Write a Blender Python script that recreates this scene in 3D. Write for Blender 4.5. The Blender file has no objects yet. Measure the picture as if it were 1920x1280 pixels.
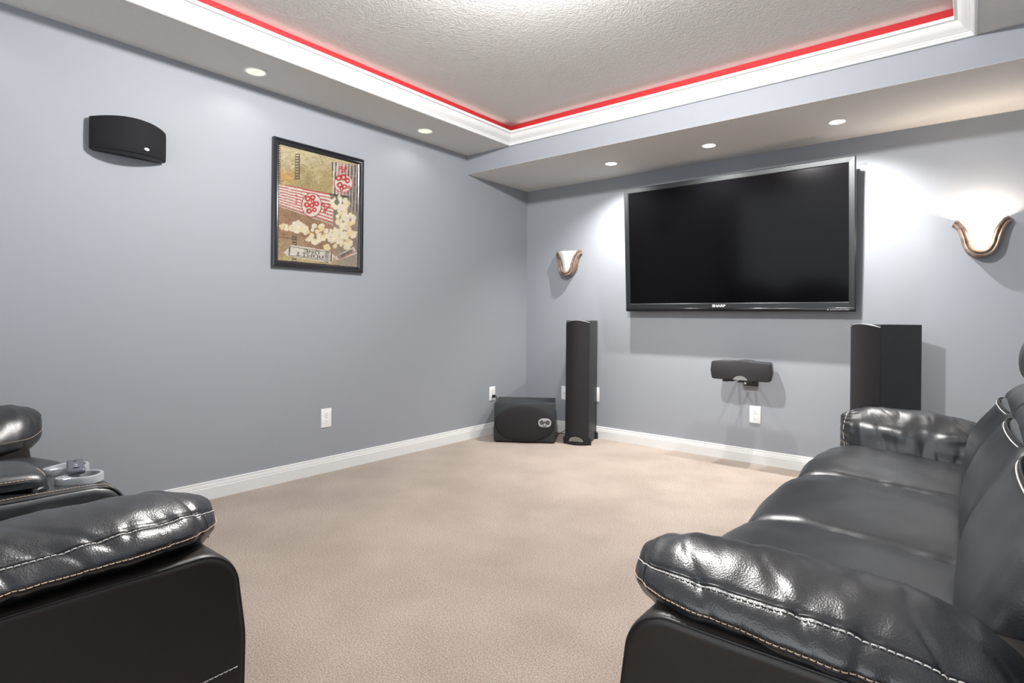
import bpy, bmesh, math, random
from math import sin, cos, pi, radians, sqrt
from mathutils import Vector, Matrix, noise
S = bpy.context.scene
COL = S.collection

# ------------------------------------------------------------------ camera, world, lights, exposure
cam_d = bpy.data.cameras.new('camera')
cam = bpy.data.objects.new('camera', cam_d); COL.objects.link(cam)
YAW, ROLL = 0.6834, 0.0099
fw = Vector((-sin(YAW), cos(YAW), 0)); rt = Vector((cos(YAW), sin(YAW), 0)); up = Vector((0, 0, 1))
r2 = rt*cos(ROLL) + up*sin(ROLL); u2 = -rt*sin(ROLL) + up*cos(ROLL)
M = Matrix.Identity(4)
for i in range(3):
    M[i][0] = r2[i]; M[i][1] = u2[i]; M[i][2] = -fw[i]
M.translation = Vector((3.3051, -4.2752, 1.03))
cam.matrix_world = M
cam_d.sensor_width = 36; cam_d.lens = 1062.74/1920*36
cam_d.shift_y = -(640-595.33)/1920
cam_d.clip_start = 0.02; cam_d.clip_end = 50
S.camera = cam

S.view_settings.view_transform = 'Standard'; S.view_settings.look = 'None'
S.view_settings.gamma = 1; S.view_settings.use_curve_mapping = False
S.view_settings.exposure = 0.0
W = bpy.data.worlds.new('world'); S.world = W; W.use_nodes = True
W.node_tree.nodes['Background'].inputs[0].default_value = (0.9, 0.95, 1, 1)
W.node_tree.nodes['Background'].inputs[1].default_value = 0.03

def light(name, kind, loc, energy, color=(1, 1, 1), **kw):
    d = bpy.data.lights.new(name, kind); d.energy = energy; d.color = color
    for k, v in kw.items(): setattr(d, k, v)
    o = bpy.data.objects.new(name, d); o.location = loc; COL.objects.link(o); return o
def aim(o, d): o.rotation_euler = Vector(d).to_track_quat('-Z', 'Y').to_euler()

ZC, ZS, DS = 2.3837, 2.2291, 0.8306       # lower ceiling, soffit underside, soffit depth
ZT = 2.537                                 # tray ceiling
RX, BY = 3.80, -5.75                       # right wall, back wall
TX0, TX1, TY0, TY1 = 0.457, 3.31, -0.8306, -4.95   # tray opening
CANS_LEFT = [(0.198, -1.483), (0.198, -2.74), (0.198, -3.997), (0.198, -5.25)]
CANS_RIGHT = [(3.57, -1.483), (3.57, -2.74), (3.57, -3.997), (3.57, -5.25)]
CANS_SOFFIT = [(1.123, -0.40), (1.883, -0.40), (2.66, -0.40)]
P_CEIL, P_SOF, P_CENTRE, P_SCONCE = 3, 125, 218, 16
for x, y in CANS_LEFT + CANS_RIGHT:
    aim(light('can_spot', 'SPOT', (x, y, ZC-0.012), P_CEIL, (1, .94, .86), spot_size=radians(150), spot_blend=.6, shadow_soft_size=.035), (0, 0, -1))
for x, y in CANS_SOFFIT:
    aim(light('soffit_spot', 'SPOT', (x, y, ZS-0.012), P_SOF, (1, .97, .93), spot_size=radians(128), spot_blend=.85, shadow_soft_size=.018), (0, .22, -1))
light('centre_bulb', 'POINT', (1.97, -2.62, 2.485), P_CENTRE, (1, .98, .96), shadow_soft_size=.045)
light('sconce_bulb', 'POINT', (3.335, -0.075, 1.565), P_SCONCE, (1, .84, .68), shadow_soft_size=.03)
# added area fill in front of the back wall, behind the camera
fill = light('fill_light', 'AREA', (1.9, BY+0.06, 1.35), 46, (.93, .97, 1), shape='RECTANGLE', size=3.2, size_y=2.0)
aim(fill, (0, 1, 0.0))
# rope light lying behind the crown lip
for (cx, cy, lx, ly) in ((TX0+.03, (TY0+TY1)/2, .012, TY0-TY1-.2), (TX1-.03, (TY0+TY1)/2, .012, TY0-TY1-.2),
                         ((TX0+TX1)/2, TY0-.03, TX1-TX0-.2, .012), ((TX0+TX1)/2, TY1+.03, TX1-TX0-.2, .012)):
    aim(light('rope_light', 'AREA', (cx, cy, 2.484), .20*max(lx, ly), (1, .90, .86), shape='RECTANGLE', size=lx, size_y=ly), (0, 0, 1))

# ------------------------------------------------------------------ materials
def mat(name, color, rough=.5, metal=0, bump=None, spec=.5, noise_col=None, coat=0, emit=None, estr=0, sheen=0):
    m = bpy.data.materials.new(name); m.use_nodes = True
    nt = m.node_tree; b = nt.nodes['Principled BSDF']
    b.inputs['Base Color'].default_value = (*color, 1); b.inputs['Roughness'].default_value = rough
    b.inputs['Metallic'].default_value = metal; b.inputs['Specular IOR Level'].default_value = spec
    b.inputs['Coat Weight'].default_value = coat
    b.inputs['Sheen Weight'].default_value = sheen
    if emit: b.inputs['Emission Color'].default_value = (*emit, 1); b.inputs['Emission Strength'].default_value = estr
    tc = nt.nodes.new('ShaderNodeTexCoord')
    if noise_col:                                     # (second colour, scale, low, high)
        n = nt.nodes.new('ShaderNodeTexNoise'); n.inputs['Scale'].default_value = noise_col[1]; n.inputs['Detail'].default_value = 6
        nt.links.new(tc.outputs['Object'], n.inputs['Vector'])
        r = nt.nodes.new('ShaderNodeValToRGB'); r.color_ramp.elements[0].position = noise_col[2]; r.color_ramp.elements[1].position = noise_col[3]
        r.color_ramp.elements[0].color = (*color, 1); r.color_ramp.elements[1].color = (*noise_col[0], 1)
        nt.links.new(n.outputs['Fac'], r.inputs['Fac']); nt.links.new(r.outputs['Color'], b.inputs['Base Color'])
    if bump:                                          # (type, scale, strength, distance)
        if bump[0] == 'voronoi':
            t = nt.nodes.new('ShaderNodeTexVoronoi'); t.inputs['Scale'].default_value = bump[1]; out = t.outputs['Distance']
        else:
            t = nt.nodes.new('ShaderNodeTexNoise'); t.inputs['Scale'].default_value = bump[1]; t.inputs['Detail'].default_value = 5
            if bump[0] == 'swirl': t.inputs['Distortion'].default_value = 2.5
            out = t.outputs['Fac']
        nt.links.new(tc.outputs['Object'], t.inputs['Vector'])
        bp = nt.nodes.new('ShaderNodeBump'); bp.inputs['Strength'].default_value = bump[2]; bp.inputs['Distance'].default_value = bump[3]
        nt.links.new(out, bp.inputs['Height']); nt.links.new(bp.outputs['Normal'], b.inputs['Normal'])
    return m

WALL = mat('wall_paint', (.302, .323, .356), .55, bump=('noise', 60, .05, .003), spec=.35)
CEIL = mat('ceiling_texture', (.66, .65, .63), .85, bump=('swirl', 26, .38, .006), spec=.2)
TRIM = mat('white_trim', (.74, .75, .75), .35, spec=.45)
RED = mat('red_paint', (.36, .020, .024), .6, spec=.2)
BLACKM = mat('black_satin', (.010, .011, .013), .35)
LEATH = mat('black_leather', (.009, .011, .0145), .34, bump=('voronoi', 360, .24, .0011), spec=.95)
LEATH_S = mat('black_leather_seat', (.015, .0175, .021), .38, bump=('voronoi', 330, .15, .001), spec=1.0)
VINYL = mat('carpet_tinted_vinyl', (.019, .015, .013), .42, bump=('voronoi', 420, .12, .0008), spec=.45)  # dark sofa panels; brown reflected from the carpet is put into the base colour
PIPING = mat('leather_piping', (.008, .009, .012), .4)
THREAD = mat('tan_thread', (.58, .44, .32), .7)
THREAD_W = mat('pale_thread', (.78, .74, .70), .7)
GRILLE = mat('speaker_grille_cloth', (.020, .019, .021), .85, bump=('noise', 900, .5, .001), spec=.25)
VENEER = mat('black_ash_veneer', (.022, .026, .028), .5, bump=('noise', 160, .1, .0006), spec=.4)
GLOSS = mat('black_gloss', (.006, .006, .007), .12)
SCREEN = mat('tv_glass', (.0015, .0015, .002), .12, spec=.12)
BEZEL = mat('brushed_black_bezel', (.03, .032, .034), .3, metal=.5)
SILVER = mat('silver_plastic', (.50, .52, .55), .35, metal=.35)
CHROME = mat('chrome', (.8, .8, .82), .12, metal=1)
DARKP = mat('dark_recess', (.02, .02, .022), .6)
REMOTE = mat('grey_remote_plastic', (.13, .13, .16), .28, metal=.4)
PLATE = mat('white_plate_plastic', (.85, .86, .86), .35)
WHITEL = mat('white_lettering', (.8, .8, .8), .5)
LED = mat('led_glow', (.8, .85, 1), .4, emit=(.75, .82, 1), estr=1.6)
CARPET = None
GLASS_OFF = mat('frosted_glass', (.84, .85, .83), .35, spec=.4, emit=(1, 1, .97), estr=.0)
GLASS_ON = mat('lit_frosted_glass', (.9, .86, .8), .35, emit=(1, .88, .76), estr=.9)
CANLIT = mat('lit_lamp_face', (.3, .29, .27), .4, emit=(1, .90, .70), estr=.95)
CANLITW = mat('lit_lamp_face_white', (.9, .9, .9), .4, emit=(1, .96, .9), estr=6)
GILT = mat('antique_bronze_resin', (.14, .09, .066), .45, noise_col=((.30, .22, .175), 30, .4, .65), spec=.5)

def carpet_mat():
    m = bpy.data.materials.new('beige_carpet'); m.use_nodes = True
    nt = m.node_tree; b = nt.nodes['Principled BSDF']; L = nt.links
    b.inputs['Roughness'].default_value = .95; b.inputs['Specular IOR Level'].default_value = .1
    b.inputs['Sheen Weight'].default_value = .25
    tc = nt.nodes.new('ShaderNodeTexCoord')
    n1 = nt.nodes.new('ShaderNodeTexNoise'); n1.inputs['Scale'].default_value = 200; n1.inputs['Detail'].default_value = 8
    n2 = nt.nodes.new('ShaderNodeTexNoise'); n2.inputs['Scale'].default_value = 2.6; n2.inputs['Detail'].default_value = 5
    for n in (n1, n2): L.new(tc.outputs['Object'], n.inputs['Vector'])
    r1 = nt.nodes.new('ShaderNodeValToRGB'); e = r1.color_ramp.elements
    e[0].position = .35; e[0].color = (.245, .192, .155, 1); e[1].position = .68; e[1].color = (.53, .45, .388, 1)
    L.new(n1.outputs['Fac'], r1.inputs['Fac'])
    r2_ = nt.nodes.new('ShaderNodeValToRGB'); e = r2_.color_ramp.elements
    e[0].position = .35; e[0].color = (.88, .87, .86, 1); e[1].position = .65; e[1].color = (1.06, 1.06, 1.06, 1)
    L.new(n2.outputs['Fac'], r2_.inputs['Fac'])
    mx = nt.nodes.new('ShaderNodeMix'); mx.data_type = 'RGBA'; mx.blend_type = 'MULTIPLY'; mx.inputs[0].default_value = 1
    L.new(r1.outputs['Color'], mx.inputs[6]); L.new(r2_.outputs['Color'], mx.inputs[7]); L.new(mx.outputs[2], b.inputs['Base Color'])
    bp = nt.nodes.new('ShaderNodeBump'); bp.inputs['Strength'].default_value = .7; bp.inputs['Distance'].default_value = .006
    L.new(n1.outputs['Fac'], bp.inputs['Height']); L.new(bp.outputs['Normal'], b.inputs['Normal'])
    return m
CARPET = carpet_mat()

# ------------------------------------------------------------------ helpers
def tag(o, label, cat, group=None):
    o['label'] = label; o['category'] = cat
    if group: o['group'] = group
    return o
def thing(name, label, cat, loc=(0, 0, 0), rz=0, group=None):
    o = bpy.data.objects.new(name, None); COL.objects.link(o); o.empty_display_size = .05
    o.location = loc; o.rotation_euler = (0, 0, rz)
    return tag(o, label, cat, group)
def mesh(name, V, F, m, parent=None, smooth=False, mats=None, mi=None):
    me = bpy.data.meshes.new(name); me.from_pydata([tuple(v) for v in V], [], F); me.update()
    for x in (mats or [m]): me.materials.append(x)
    bm = bmesh.new(); bm.from_mesh(me); bmesh.ops.recalc_face_normals(bm, faces=bm.faces); bm.to_mesh(me); bm.free()
    for i, p in enumerate(me.polygons):
        p.use_smooth = smooth
        if mi: p.material_index = mi[i]
    o = bpy.data.objects.new(name, me); COL.objects.link(o)
    if parent: o.parent = parent
    return o
def struct(o): o['kind'] = 'structure'; return o
class MB:
    """collects pieces of one part"""
    def __init__(s): s.V = []; s.F = []; s.mi = []
    def add(s, V, F, k=0):
        b = len(s.V); s.V += [Vector(v) for v in V]; s.F += [[b+i for i in f] for f in F]; s.mi += [k]*len(F); return s
    def box(s, x0, y0, z0, x1, y1, z1, k=0):
        V = [(x, y, z) for x in (x0, x1) for y in (y0, y1) for z in (z0, z1)]
        return s.add(V, [(0, 1, 3, 2), (4, 6, 7, 5), (0, 4, 5, 1), (2, 3, 7, 6), (0, 2, 6, 4), (1, 5, 7, 3)], k)
    def bbox(s, x0, y0, z0, x1, y1, z1, r=.004, n=3, k=0):
        bm = bmesh.new(); bmesh.ops.create_cube(bm, size=1)
        for v in bm.verts: v.co = Vector(((x0+x1)/2+v.co.x*(x1-x0), (y0+y1)/2+v.co.y*(y1-y0), (z0+z1)/2+v.co.z*(z1-z0)))
        bmesh.ops.bevel(bm, geom=bm.edges[:], offset=r, segments=n, profile=.5, affect='EDGES')
        bm.verts.index_update(); V = [v.co.copy() for v in bm.verts]; F = [[v.index for v in f.verts] for f in bm.faces]; bm.free()
        return s.add(V, F, k)
    def prism(s, poly, a, b, axis='y', k=0):
        """poly of 2D points extruded along an axis from a to b"""
        n = len(poly)
        def P(p, t): return {'x': (t, p[0], p[1]), 'y': (p[0], t, p[1]), 'z': (p[0], p[1], t)}[axis]
        V = [P(p, a) for p in poly] + [P(p, b) for p in poly]
        return s.add(V, [list(range(n))[::-1], list(range(n, 2*n))] + [(i, (i+1) % n, n+(i+1) % n, n+i) for i in range(n)], k)
    def loft(s, rings, cap=True, closed=True, k=0):
        n = len(rings[0]); V = [p for r in rings for p in r]; F = []
        for j in range(len(rings)-1):
            for i in range(n if closed else n-1):
                F.append((j*n+i, j*n+(i+1) % n, (j+1)*n+(i+1) % n, (j+1)*n+i))
        if cap: F += [list(range(n))[::-1], list(range((len(rings)-1)*n, len(rings)*n))]
        return s.add(V, F, k)
    def lathe(s, prof, c=(0, 0, 0), n=32, axis='z', k=0):
        rings = []
        for r, h in prof:
            rg = []
            for i in range(n):
                a = 2*pi*i/n; p = (r*cos(a), r*sin(a), h)
                if axis == 'x': p = (h, r*cos(a), r*sin(a))
                if axis == 'y': p = (r*cos(a), h, r*sin(a))
                rg.append((p[0]+c[0], p[1]+c[1], p[2]+c[2]))
            rings.append(rg)
        return s.loft(rings, True, True, k)
    def tube(s, pts, r, n=8, k=0, cap=True):
        pts = [Vector(p) for p in pts]; rings = []; ref = None
        for i, p in enumerate(pts):
            t = (pts[min(i+1, len(pts)-1)]-pts[max(i-1, 0)])
            t = t.normalized() if t.length > 1e-9 else Vector((0, 0, 1))
            if ref is None: ref = Vector((0, 0, 1)) if abs(t.z) < .9 else Vector((1, 0, 0))
            u = t.cross(ref).normalized(); v = t.cross(u).normalized(); ref = -v if ref.dot(-v) > 0 else v
            rings.append([p+u*r*cos(2*pi*q/n)+v*r*sin(2*pi*q/n) for q in range(n)])
        return s.loft(rings, cap, True, k)
    def stitches(s, pts, nrm, dash=.0065, gap=.0022, r=.0009, lift=.0008):
        """thread dashes along a polyline with normals"""
        pts = [Vector(p) for p in pts]; L = [0]
        for a, b in zip(pts, pts[1:]): L.append(L[-1]+(b-a).length)
        def at(d):
            for i in range(len(L)-1):
                if d <= L[i+1] or i == len(L)-2:
                    t = (d-L[i])/max(L[i+1]-L[i], 1e-9); return pts[i].lerp(pts[i+1], t), Vector(nrm[i]).lerp(Vector(nrm[i+1]), t).normalized()
        d = 0
        while d+dash < L[-1]:
            ring = []
            for q in (0, .12, .5, .88, 1):
                p, n = at(d+dash*q); h = lift if 0 < q < 1 else -r
                ring.append(p+n*h)
            s.tube(ring, r, 5); d += dash+gap
        return s
    def xf(s, Mx): s.V = [Mx @ v for v in s.V]; return s
    def build(s, name, m, parent=None, smooth=True, mats=None, angle=None):
        o = mesh(name, s.V, s.F, m, parent, smooth, mats, s.mi)
        if smooth and angle:
            o.data.polygons.foreach_set('use_smooth', [True]*len(o.data.polygons))
            try: o.data.set_sharp_from_angle(angle=radians(angle))
            except Exception: pass
        return o
def spline(pts, n, closed=True):
    """Catmull-Rom through 2D/3D points; returns list and index of each control point"""
    P = [Vector(p) for p in pts]; N = len(P); out = []; idx = []
    segs = N if closed else N-1
    lens = [(P[(i+1) % N]-P[i]).length for i in range(segs)]; T = sum(lens)
    for i in range(segs):
        idx.append(len(out)); k = max(1, round(n*lens[i]/T))
        g = (lambda j: P[j % N]) if closed else (lambda j: P[max(0, min(N-1, j))])
        a, b, c, d = g(i-1), g(i), g(i+1), g(i+2)
        for q in range(k):
            t = q/k
            out.append(.5*((2*b)+(-a+c)*t+(2*a-5*b+4*c-d)*t*t+(-a+3*b-3*c+d)*t**3))
    if not closed: idx.append(len(out)); out.append(P[-1])
    return out, idx
def sm(a, b, x):
    t = max(0, min(1, (x-a)/(b-a))); return t*t*(3-2*t)
def interp(tab, x):
    if x <= tab[0][0]: return tab[0][1]
    for (a, b), (c, d) in zip(tab, tab[1:]):
        if x <= c: return b+(d-b)*sm(a, c, x) if False else b+(d-b)*(x-a)/(c-a)
    return tab[-1][1]

# ------------------------------------------------------------------ room shell
T_ = .1
struct(MB().box(-T_, BY-T_, -.1, RX+T_, T_, 0).build('floor', CARPET, smooth=False))
struct(MB().box(-T_, BY-T_, 0, 0, T_, 2.7).build('wall_left', WALL, smooth=False))
struct(MB().box(0, 0, 0, RX, T_, 2.7).build('wall_front', WALL, smooth=False))
struct(MB().box(RX, BY-T_, 0, RX+T_, T_, 2.7).build('wall_right', WALL, smooth=False))
struct(MB().box(0, BY-T_, 0, RX, BY, 2.7).build('wall_back', WALL, smooth=False))
# lower ceiling ring + tray ceiling
c = MB()
c.box(0, BY, ZC, TX0, -DS, ZC+.012); c.box(TX1, BY, ZC, RX, -DS, ZC+.012); c.box(TX0, BY, ZC, TX1, TY1, ZC+.012)
c.box(TX0-.05, TY1-.05, ZT, TX1+.05, TY0+.05, ZT+.08)
struct(c.build('ceiling', CEIL, smooth=False))
# soffit: painted face and textured underside
struct(MB().box(0, -DS, ZS+.0005, RX, 0, 2.7).build('wall_soffit', WALL, smooth=False))
struct(MB().box(0, -DS+.001, ZS-.001, RX, 0, ZS+.0004).build('ceiling_soffit', CEIL, smooth=False))
# red painted upright faces of the tray
t = MB(); e = .012; zb0 = ZC+.0125
i_ = .002; t.box(TX0-e, TY1, zb0, TX0+i_, TY0, ZT); t.box(TX1-i_, TY1, zb0, TX1+e, TY0, ZT)
t.box(TX0-e, TY0-i_, zb0, TX1+e, TY0+e, ZT); t.box(TX0-e, TY1-e, zb0, TX1+e, TY1+i_, ZT)
struct(t.build('trim_1', RED, smooth=False))
# crown moulding with a lip that leans into the tray
prof = [(0, ZC-.004), (.010, ZC-.006), (.016, ZC-.003), (.018, ZC+.006), (.022, ZC+.008), (.025, ZC+.015), (.029, ZC+.017),
        (.032, ZC+.020), (.042, ZC+.026), (.053, ZC+.035), (.062, ZC+.046), (.069, ZC+.058), (.073, ZC+.062), (.078, ZC+.063), (.085, ZC+.064),
        (.087, ZC+.068), (.087, ZC+.079), (.083, ZC+.082), (.066, ZC+.082), (.012, ZC+.03), (0, ZC+.02)]
rings = []
for (sx, sy) in ((0, 0), (1, 0), (1, 1), (0, 1), (0, 0)):
    rings.append([((TX1-d) if sx else (TX0+d), (TY1+d) if sy else (TY0-d), z) for d, z in prof])
struct(MB().loft(rings, False).build('trim_2', TRIM, smooth=True, angle=25))
# baseboards
def baseboard(name, p0, p1, inward, m0=0, m1=0):
    """mitre at the ends by the depth of the profile (m0, m1 = +1 draws the end in)"""
    pr = [(0, 0), (.014, 0), (.014, .066), (.0115, .069), (.0115, .071), (.0125, .073), (.009, .088), (.0078, .090), (.0078, .092), (.0095, .0935), (.0085, .0985), (.005, .1006), (0, .1006)]
    p0 = Vector(p0); p1 = Vector(p1); t = (p1-p0).normalized(); n = Vector(inward)
    rg = [[p0+t*d*m0+n*d+Vector((0, 0, z)) for d, z in pr], [p1-t*d*m1+n*d+Vector((0, 0, z)) for d, z in pr]]
    return struct(MB().loft(rg).build(name, TRIM, smooth=False))
baseboard('baseboard_left', (0, BY, 0), (0, 0, 0), (1, 0, 0), 1, 1)
baseboard('baseboard_front', (0, 0, 0), (RX, 0, 0), (0, -1, 0), 1, 1)
baseboard('baseboard_right', (RX, 0, 0), (RX, BY, 0), (-1, 0, 0), 1, 1)
baseboard('baseboard_back', (RX, BY, 0), (0, BY, 0), (0, 1, 0), 1, 1)

# ------------------------------------------------------------------ recessed lights
def can(x, y, z, r, lab, grp, lit, shown=True):
    o = thing('recessed_light', lab, 'light', (x, y, z), 0, grp)
    MB().lathe([(r*.80, 0), (r*.84, -.004), (r*.97, -.005), (r, -.002), (r, 0)], n=40).build('trim_ring', TRIM, o, angle=40)
    MB().lathe([(r*.80, -.0005), (r*.80, -.0025), (r*.60, -.0042), (r*.3, -.005), (.001, -.0052)], n=40).build('lamp', lit, o)
    return o
names_l = {0: 'round recessed light in the left ceiling strip, nearest the far corner', 1: 'round recessed light in the left ceiling strip, nearer the surround speaker'}
for i, (x, y) in enumerate(CANS_LEFT[:2]): can(x, y, ZC, .062, names_l[i], 'recessed lights in the left ceiling strip', CANLIT)
names_s = ['small recessed light in the soffit, leftmost of three, beyond the television corner',
           'small recessed light in the soffit, middle one above the television', 'small recessed light in the soffit, rightmost of three above the television']
for (x, y), nm in zip(CANS_SOFFIT, names_s): can(x, y, ZS, .052, nm, 'recessed lights in the soffit', CANLITW)

# ------------------------------------------------------------------ television
tv = thing('television', 'large black flat television mounted on the far wall, tilted forward', 'television', (1.911, -.09, 1.09))
TW, TH = .812, .985
tilt = math.atan2(.062, TH)
TM = Matrix.Rotation(-tilt, 4, 'X') if False else Matrix.Rotation(tilt, 4, 'X')
def tvp(mb, name, m, **k): return mb.xf(TM).build(name, m, tv, **k)
D_ = .05
body = MB(); body.bbox(-TW+.01, .012, .01, TW-.01, D_+.012, TH-.01, .008); body.bbox(-.5, .04, .12, .5, .075, .8, .01)
tvp(body, 'housing', BLACKM, angle=40)
b = .042; bz = .058
fr = MB()
def quadring(x0, z0, x1, z1, X0, Z0, X1, Z1, y0, y1, k=0):
    V = [(x0, y0, z0), (x1, y0, z0), (x1, y0, z1), (x0, y0, z1), (X0, y1, Z0), (X1, y1, Z0), (X1, y1, Z1), (X0, y1, Z1)]
    return V, [(i, (i+1) % 4, 4+(i+1) % 4, 4+i) for i in range(4)], k
fr.add(*quadring(-TW, 0, TW, TH, -TW, 0, TW, TH, .02, .004))
fr.add(*quadring(-TW, 0, TW, TH, -TW+.006, .006, TW-.006, TH-.006, .004, -.004))
fr.add(*quadring(-TW+.006, .006, TW-.006, TH-.006, -TW+b-.006, bz, TW-b+.006, TH-b+.006, -.004, -.003))
fr.add(*quadring(-TW+b-.006, bz, TW-b+.006, TH-b+.006, -TW+b, bz+.006, TW-b, TH-b, -.003, .004))
fr.add(*quadring(-TW+.006, .0, TW-.006, .03, -TW+.006, .0, TW-.006, .03, .004, .004))
tvp(fr, 'bezel', BEZEL, smooth=False)
tvp(MB().box(-TW+b-.004, .003, bz, TW-b+.004, .010, TH-b+.004), 'screen', SCREEN, smooth=False)
tvp(MB().bbox(-TW+.004, -.006, .001, TW-.004, .012, .026, .004), 'lower_strip', GLOSS, angle=40)
def text(s, size, m, parent, name, Mx, depth=.0006):
    cu = bpy.data.curves.new(name, 'FONT'); cu.body = s; cu.size = size; cu.align_x = 'CENTER'; cu.align_y = 'CENTER'; cu.extrude = depth; cu.offset = size*.012
    tmp = bpy.data.objects.new(name, cu); COL.objects.link(tmp)
    dg = bpy.context.evaluated_depsgraph_get(); me = bpy.data.meshes.new_from_object(tmp.evaluated_get(dg))
    COL.objects.unlink(tmp); bpy.data.objects.remove(tmp)
    me.transform(Mx); me.materials.clear(); me.materials.append(m)
    o = bpy.data.objects.new(name, me); COL.objects.link(o); o.parent = parent; return o
RX90 = Matrix.Rotation(pi/2, 4, 'X')
text('SHARP', .026, WHITEL, tv, 'brand_lettering', TM @ Matrix.Translation((-.055, -.0052, .041)) @ Matrix.Diagonal((1.25, 1, 1, 1)) @ RX90)
mk = MB(); mk.lathe([(.0045, -.0075), (.0045, -.0062)], (.655, 0, .013), 12, 'y')
random.seed(3)
x = .668
while x < .775:
    w = random.uniform(.003, .006); mk.box(x, -.0072, .0105, x+w, -.0062, .0105+random.uniform(.003, .0055)); x += w+.0018
tvp(mk, 'corner_marks', mat('dim_lettering', (.3, .31, .33), .4), smooth=False)
# led-lit slits where the bezel meets the glass
for x0 in (-.40, .21):
    pass
wm = MB(); wm.box(-.3, .075, .25, .3, .0825, .7); 
tvp(wm, 'wall_bracket', BLACKM, smooth=False)

# ------------------------------------------------------------------ framed popcorn picture (flat print in a black frame)
pic = thing('framed_picture', 'black framed popcorn and movie ticket print on the left wall', 'picture', (0.0, -2.2135, 1.329))
PW, PH, FWD = .325, .7815, .038
pf = MB()
frp = [(0, .004), (0, .030), (.004, .034), (.010, .034), (.013, .028), (.018, .026), (.023, .029), (.027, .030), (.031, .026), (.034, .020), (.038, .018), (.038, .004)]
rg = []
for (sy, sz) in ((-1, 0), (1, 0), (1, 1), (-1, 1), (-1, 0)):
    rg.append([(h, (PW-d)*sy, d if sz == 0 else PH-d) for d, h in frp])
pf.loft(rg, False).build('frame', mat('black_picture_frame', (.012, .013, .018), .22, coat=.3), pic, angle=30)
MB().box(.001, -PW+.03, .03, .012, PW-.03, PH-.03).build('backing_board', DARKP, pic, smooth=False)
FONT = {'A': '01110 10001 10001 11111 10001 10001 10001', 'D': '11110 10001 10001 10001 10001 10001 11110', 'M': '10001 11011 10101 10101 10001 10001 10001',
        'I': '11111 00100 00100 00100 00100 00100 11111', 'T': '11111 00100 00100 00100 00100 00100 00100', 'O': '01110 10001 10001 10001 10001 10001 01110',
        'N': '10001 11001 10101 10101 10011 10001 10001', 'E': '11111 10000 10000 11110 10000 10000 11111', ' ': '00000 '*7}
def text_hit(s, u, v):
    """u,v in 0..1 of the text box, upright"""
    if not (0 <= u < 1 and 0 <= v < 1): return False
    n = len(s); q = u*n; c_ = int(q); f = (q-c_)*6.0
    if f >= 5: return False
    return FONT[s[c_]].split()[int(v*7)][int(f)] == '1'
def inquad(x, y, q):
    s_ = 0
    for (a, b_), (c_, d) in zip(q, q[1:]+q[:1]):
        k = (c_-a)*(y-b_)-(d-b_)*(x-a)
        if k == 0: continue
        if s_ == 0: s_ = 1 if k > 0 else -1
        elif (k > 0) != (s_ > 0): return False
    return True
def quad_uv(x, y, o, a, b_):
    ax, ay = a[0]-o[0], a[1]-o[1]; bx_, by_ = b_[0]-o[0], b_[1]-o[1]; dx, dy = x-o[0], y-o[1]
    D = ax*by_-ay*bx_; return (dx*by_-dy*bx_)/D, (ax*dy-ay*dx)/D
random.seed(11)
POP = []
def cluster(n, cx, cy, rx, ry, r0, r1):
    for _ in range(n):
        a = random.uniform(0, 2*pi); r = sqrt(random.random())
        POP.append((cx+rx*r*cos(a), cy+ry*r*sin(a), random.uniform(r0, r1), random.random()))
cluster(34, 625, 640, 70, 60, 11, 20); cluster(46, 680, 760, 85, 75, 11, 20); cluster(60, 680, 900, 90, 95, 11, 20); cluster(30, 590, 910, 60, 70, 11, 19)
cluster(34, 440, 880, 95, 75, 12, 22); cluster(26, 300, 835, 62, 50, 12, 24); cluster(8, 205, 830, 30, 20, 11, 18); cluster(5, 525, 990, 22, 22, 12, 20)
POP = [p for p in POP if not (p[1] > 1000 and p[0] < 500)]
LOOPS1 = [(375, 600, 20), (412, 590, 18), (368, 650, 19), (405, 655, 17), (440, 640, 18), (385, 700, 19), (425, 690, 15), (410, 622, 12)]
LOOPS2 = [(615, 435, 20), (655, 430, 22), (688, 455, 18), (625, 490, 20), (665, 505, 17), (640, 520, 14), (700, 510, 10)]
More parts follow.
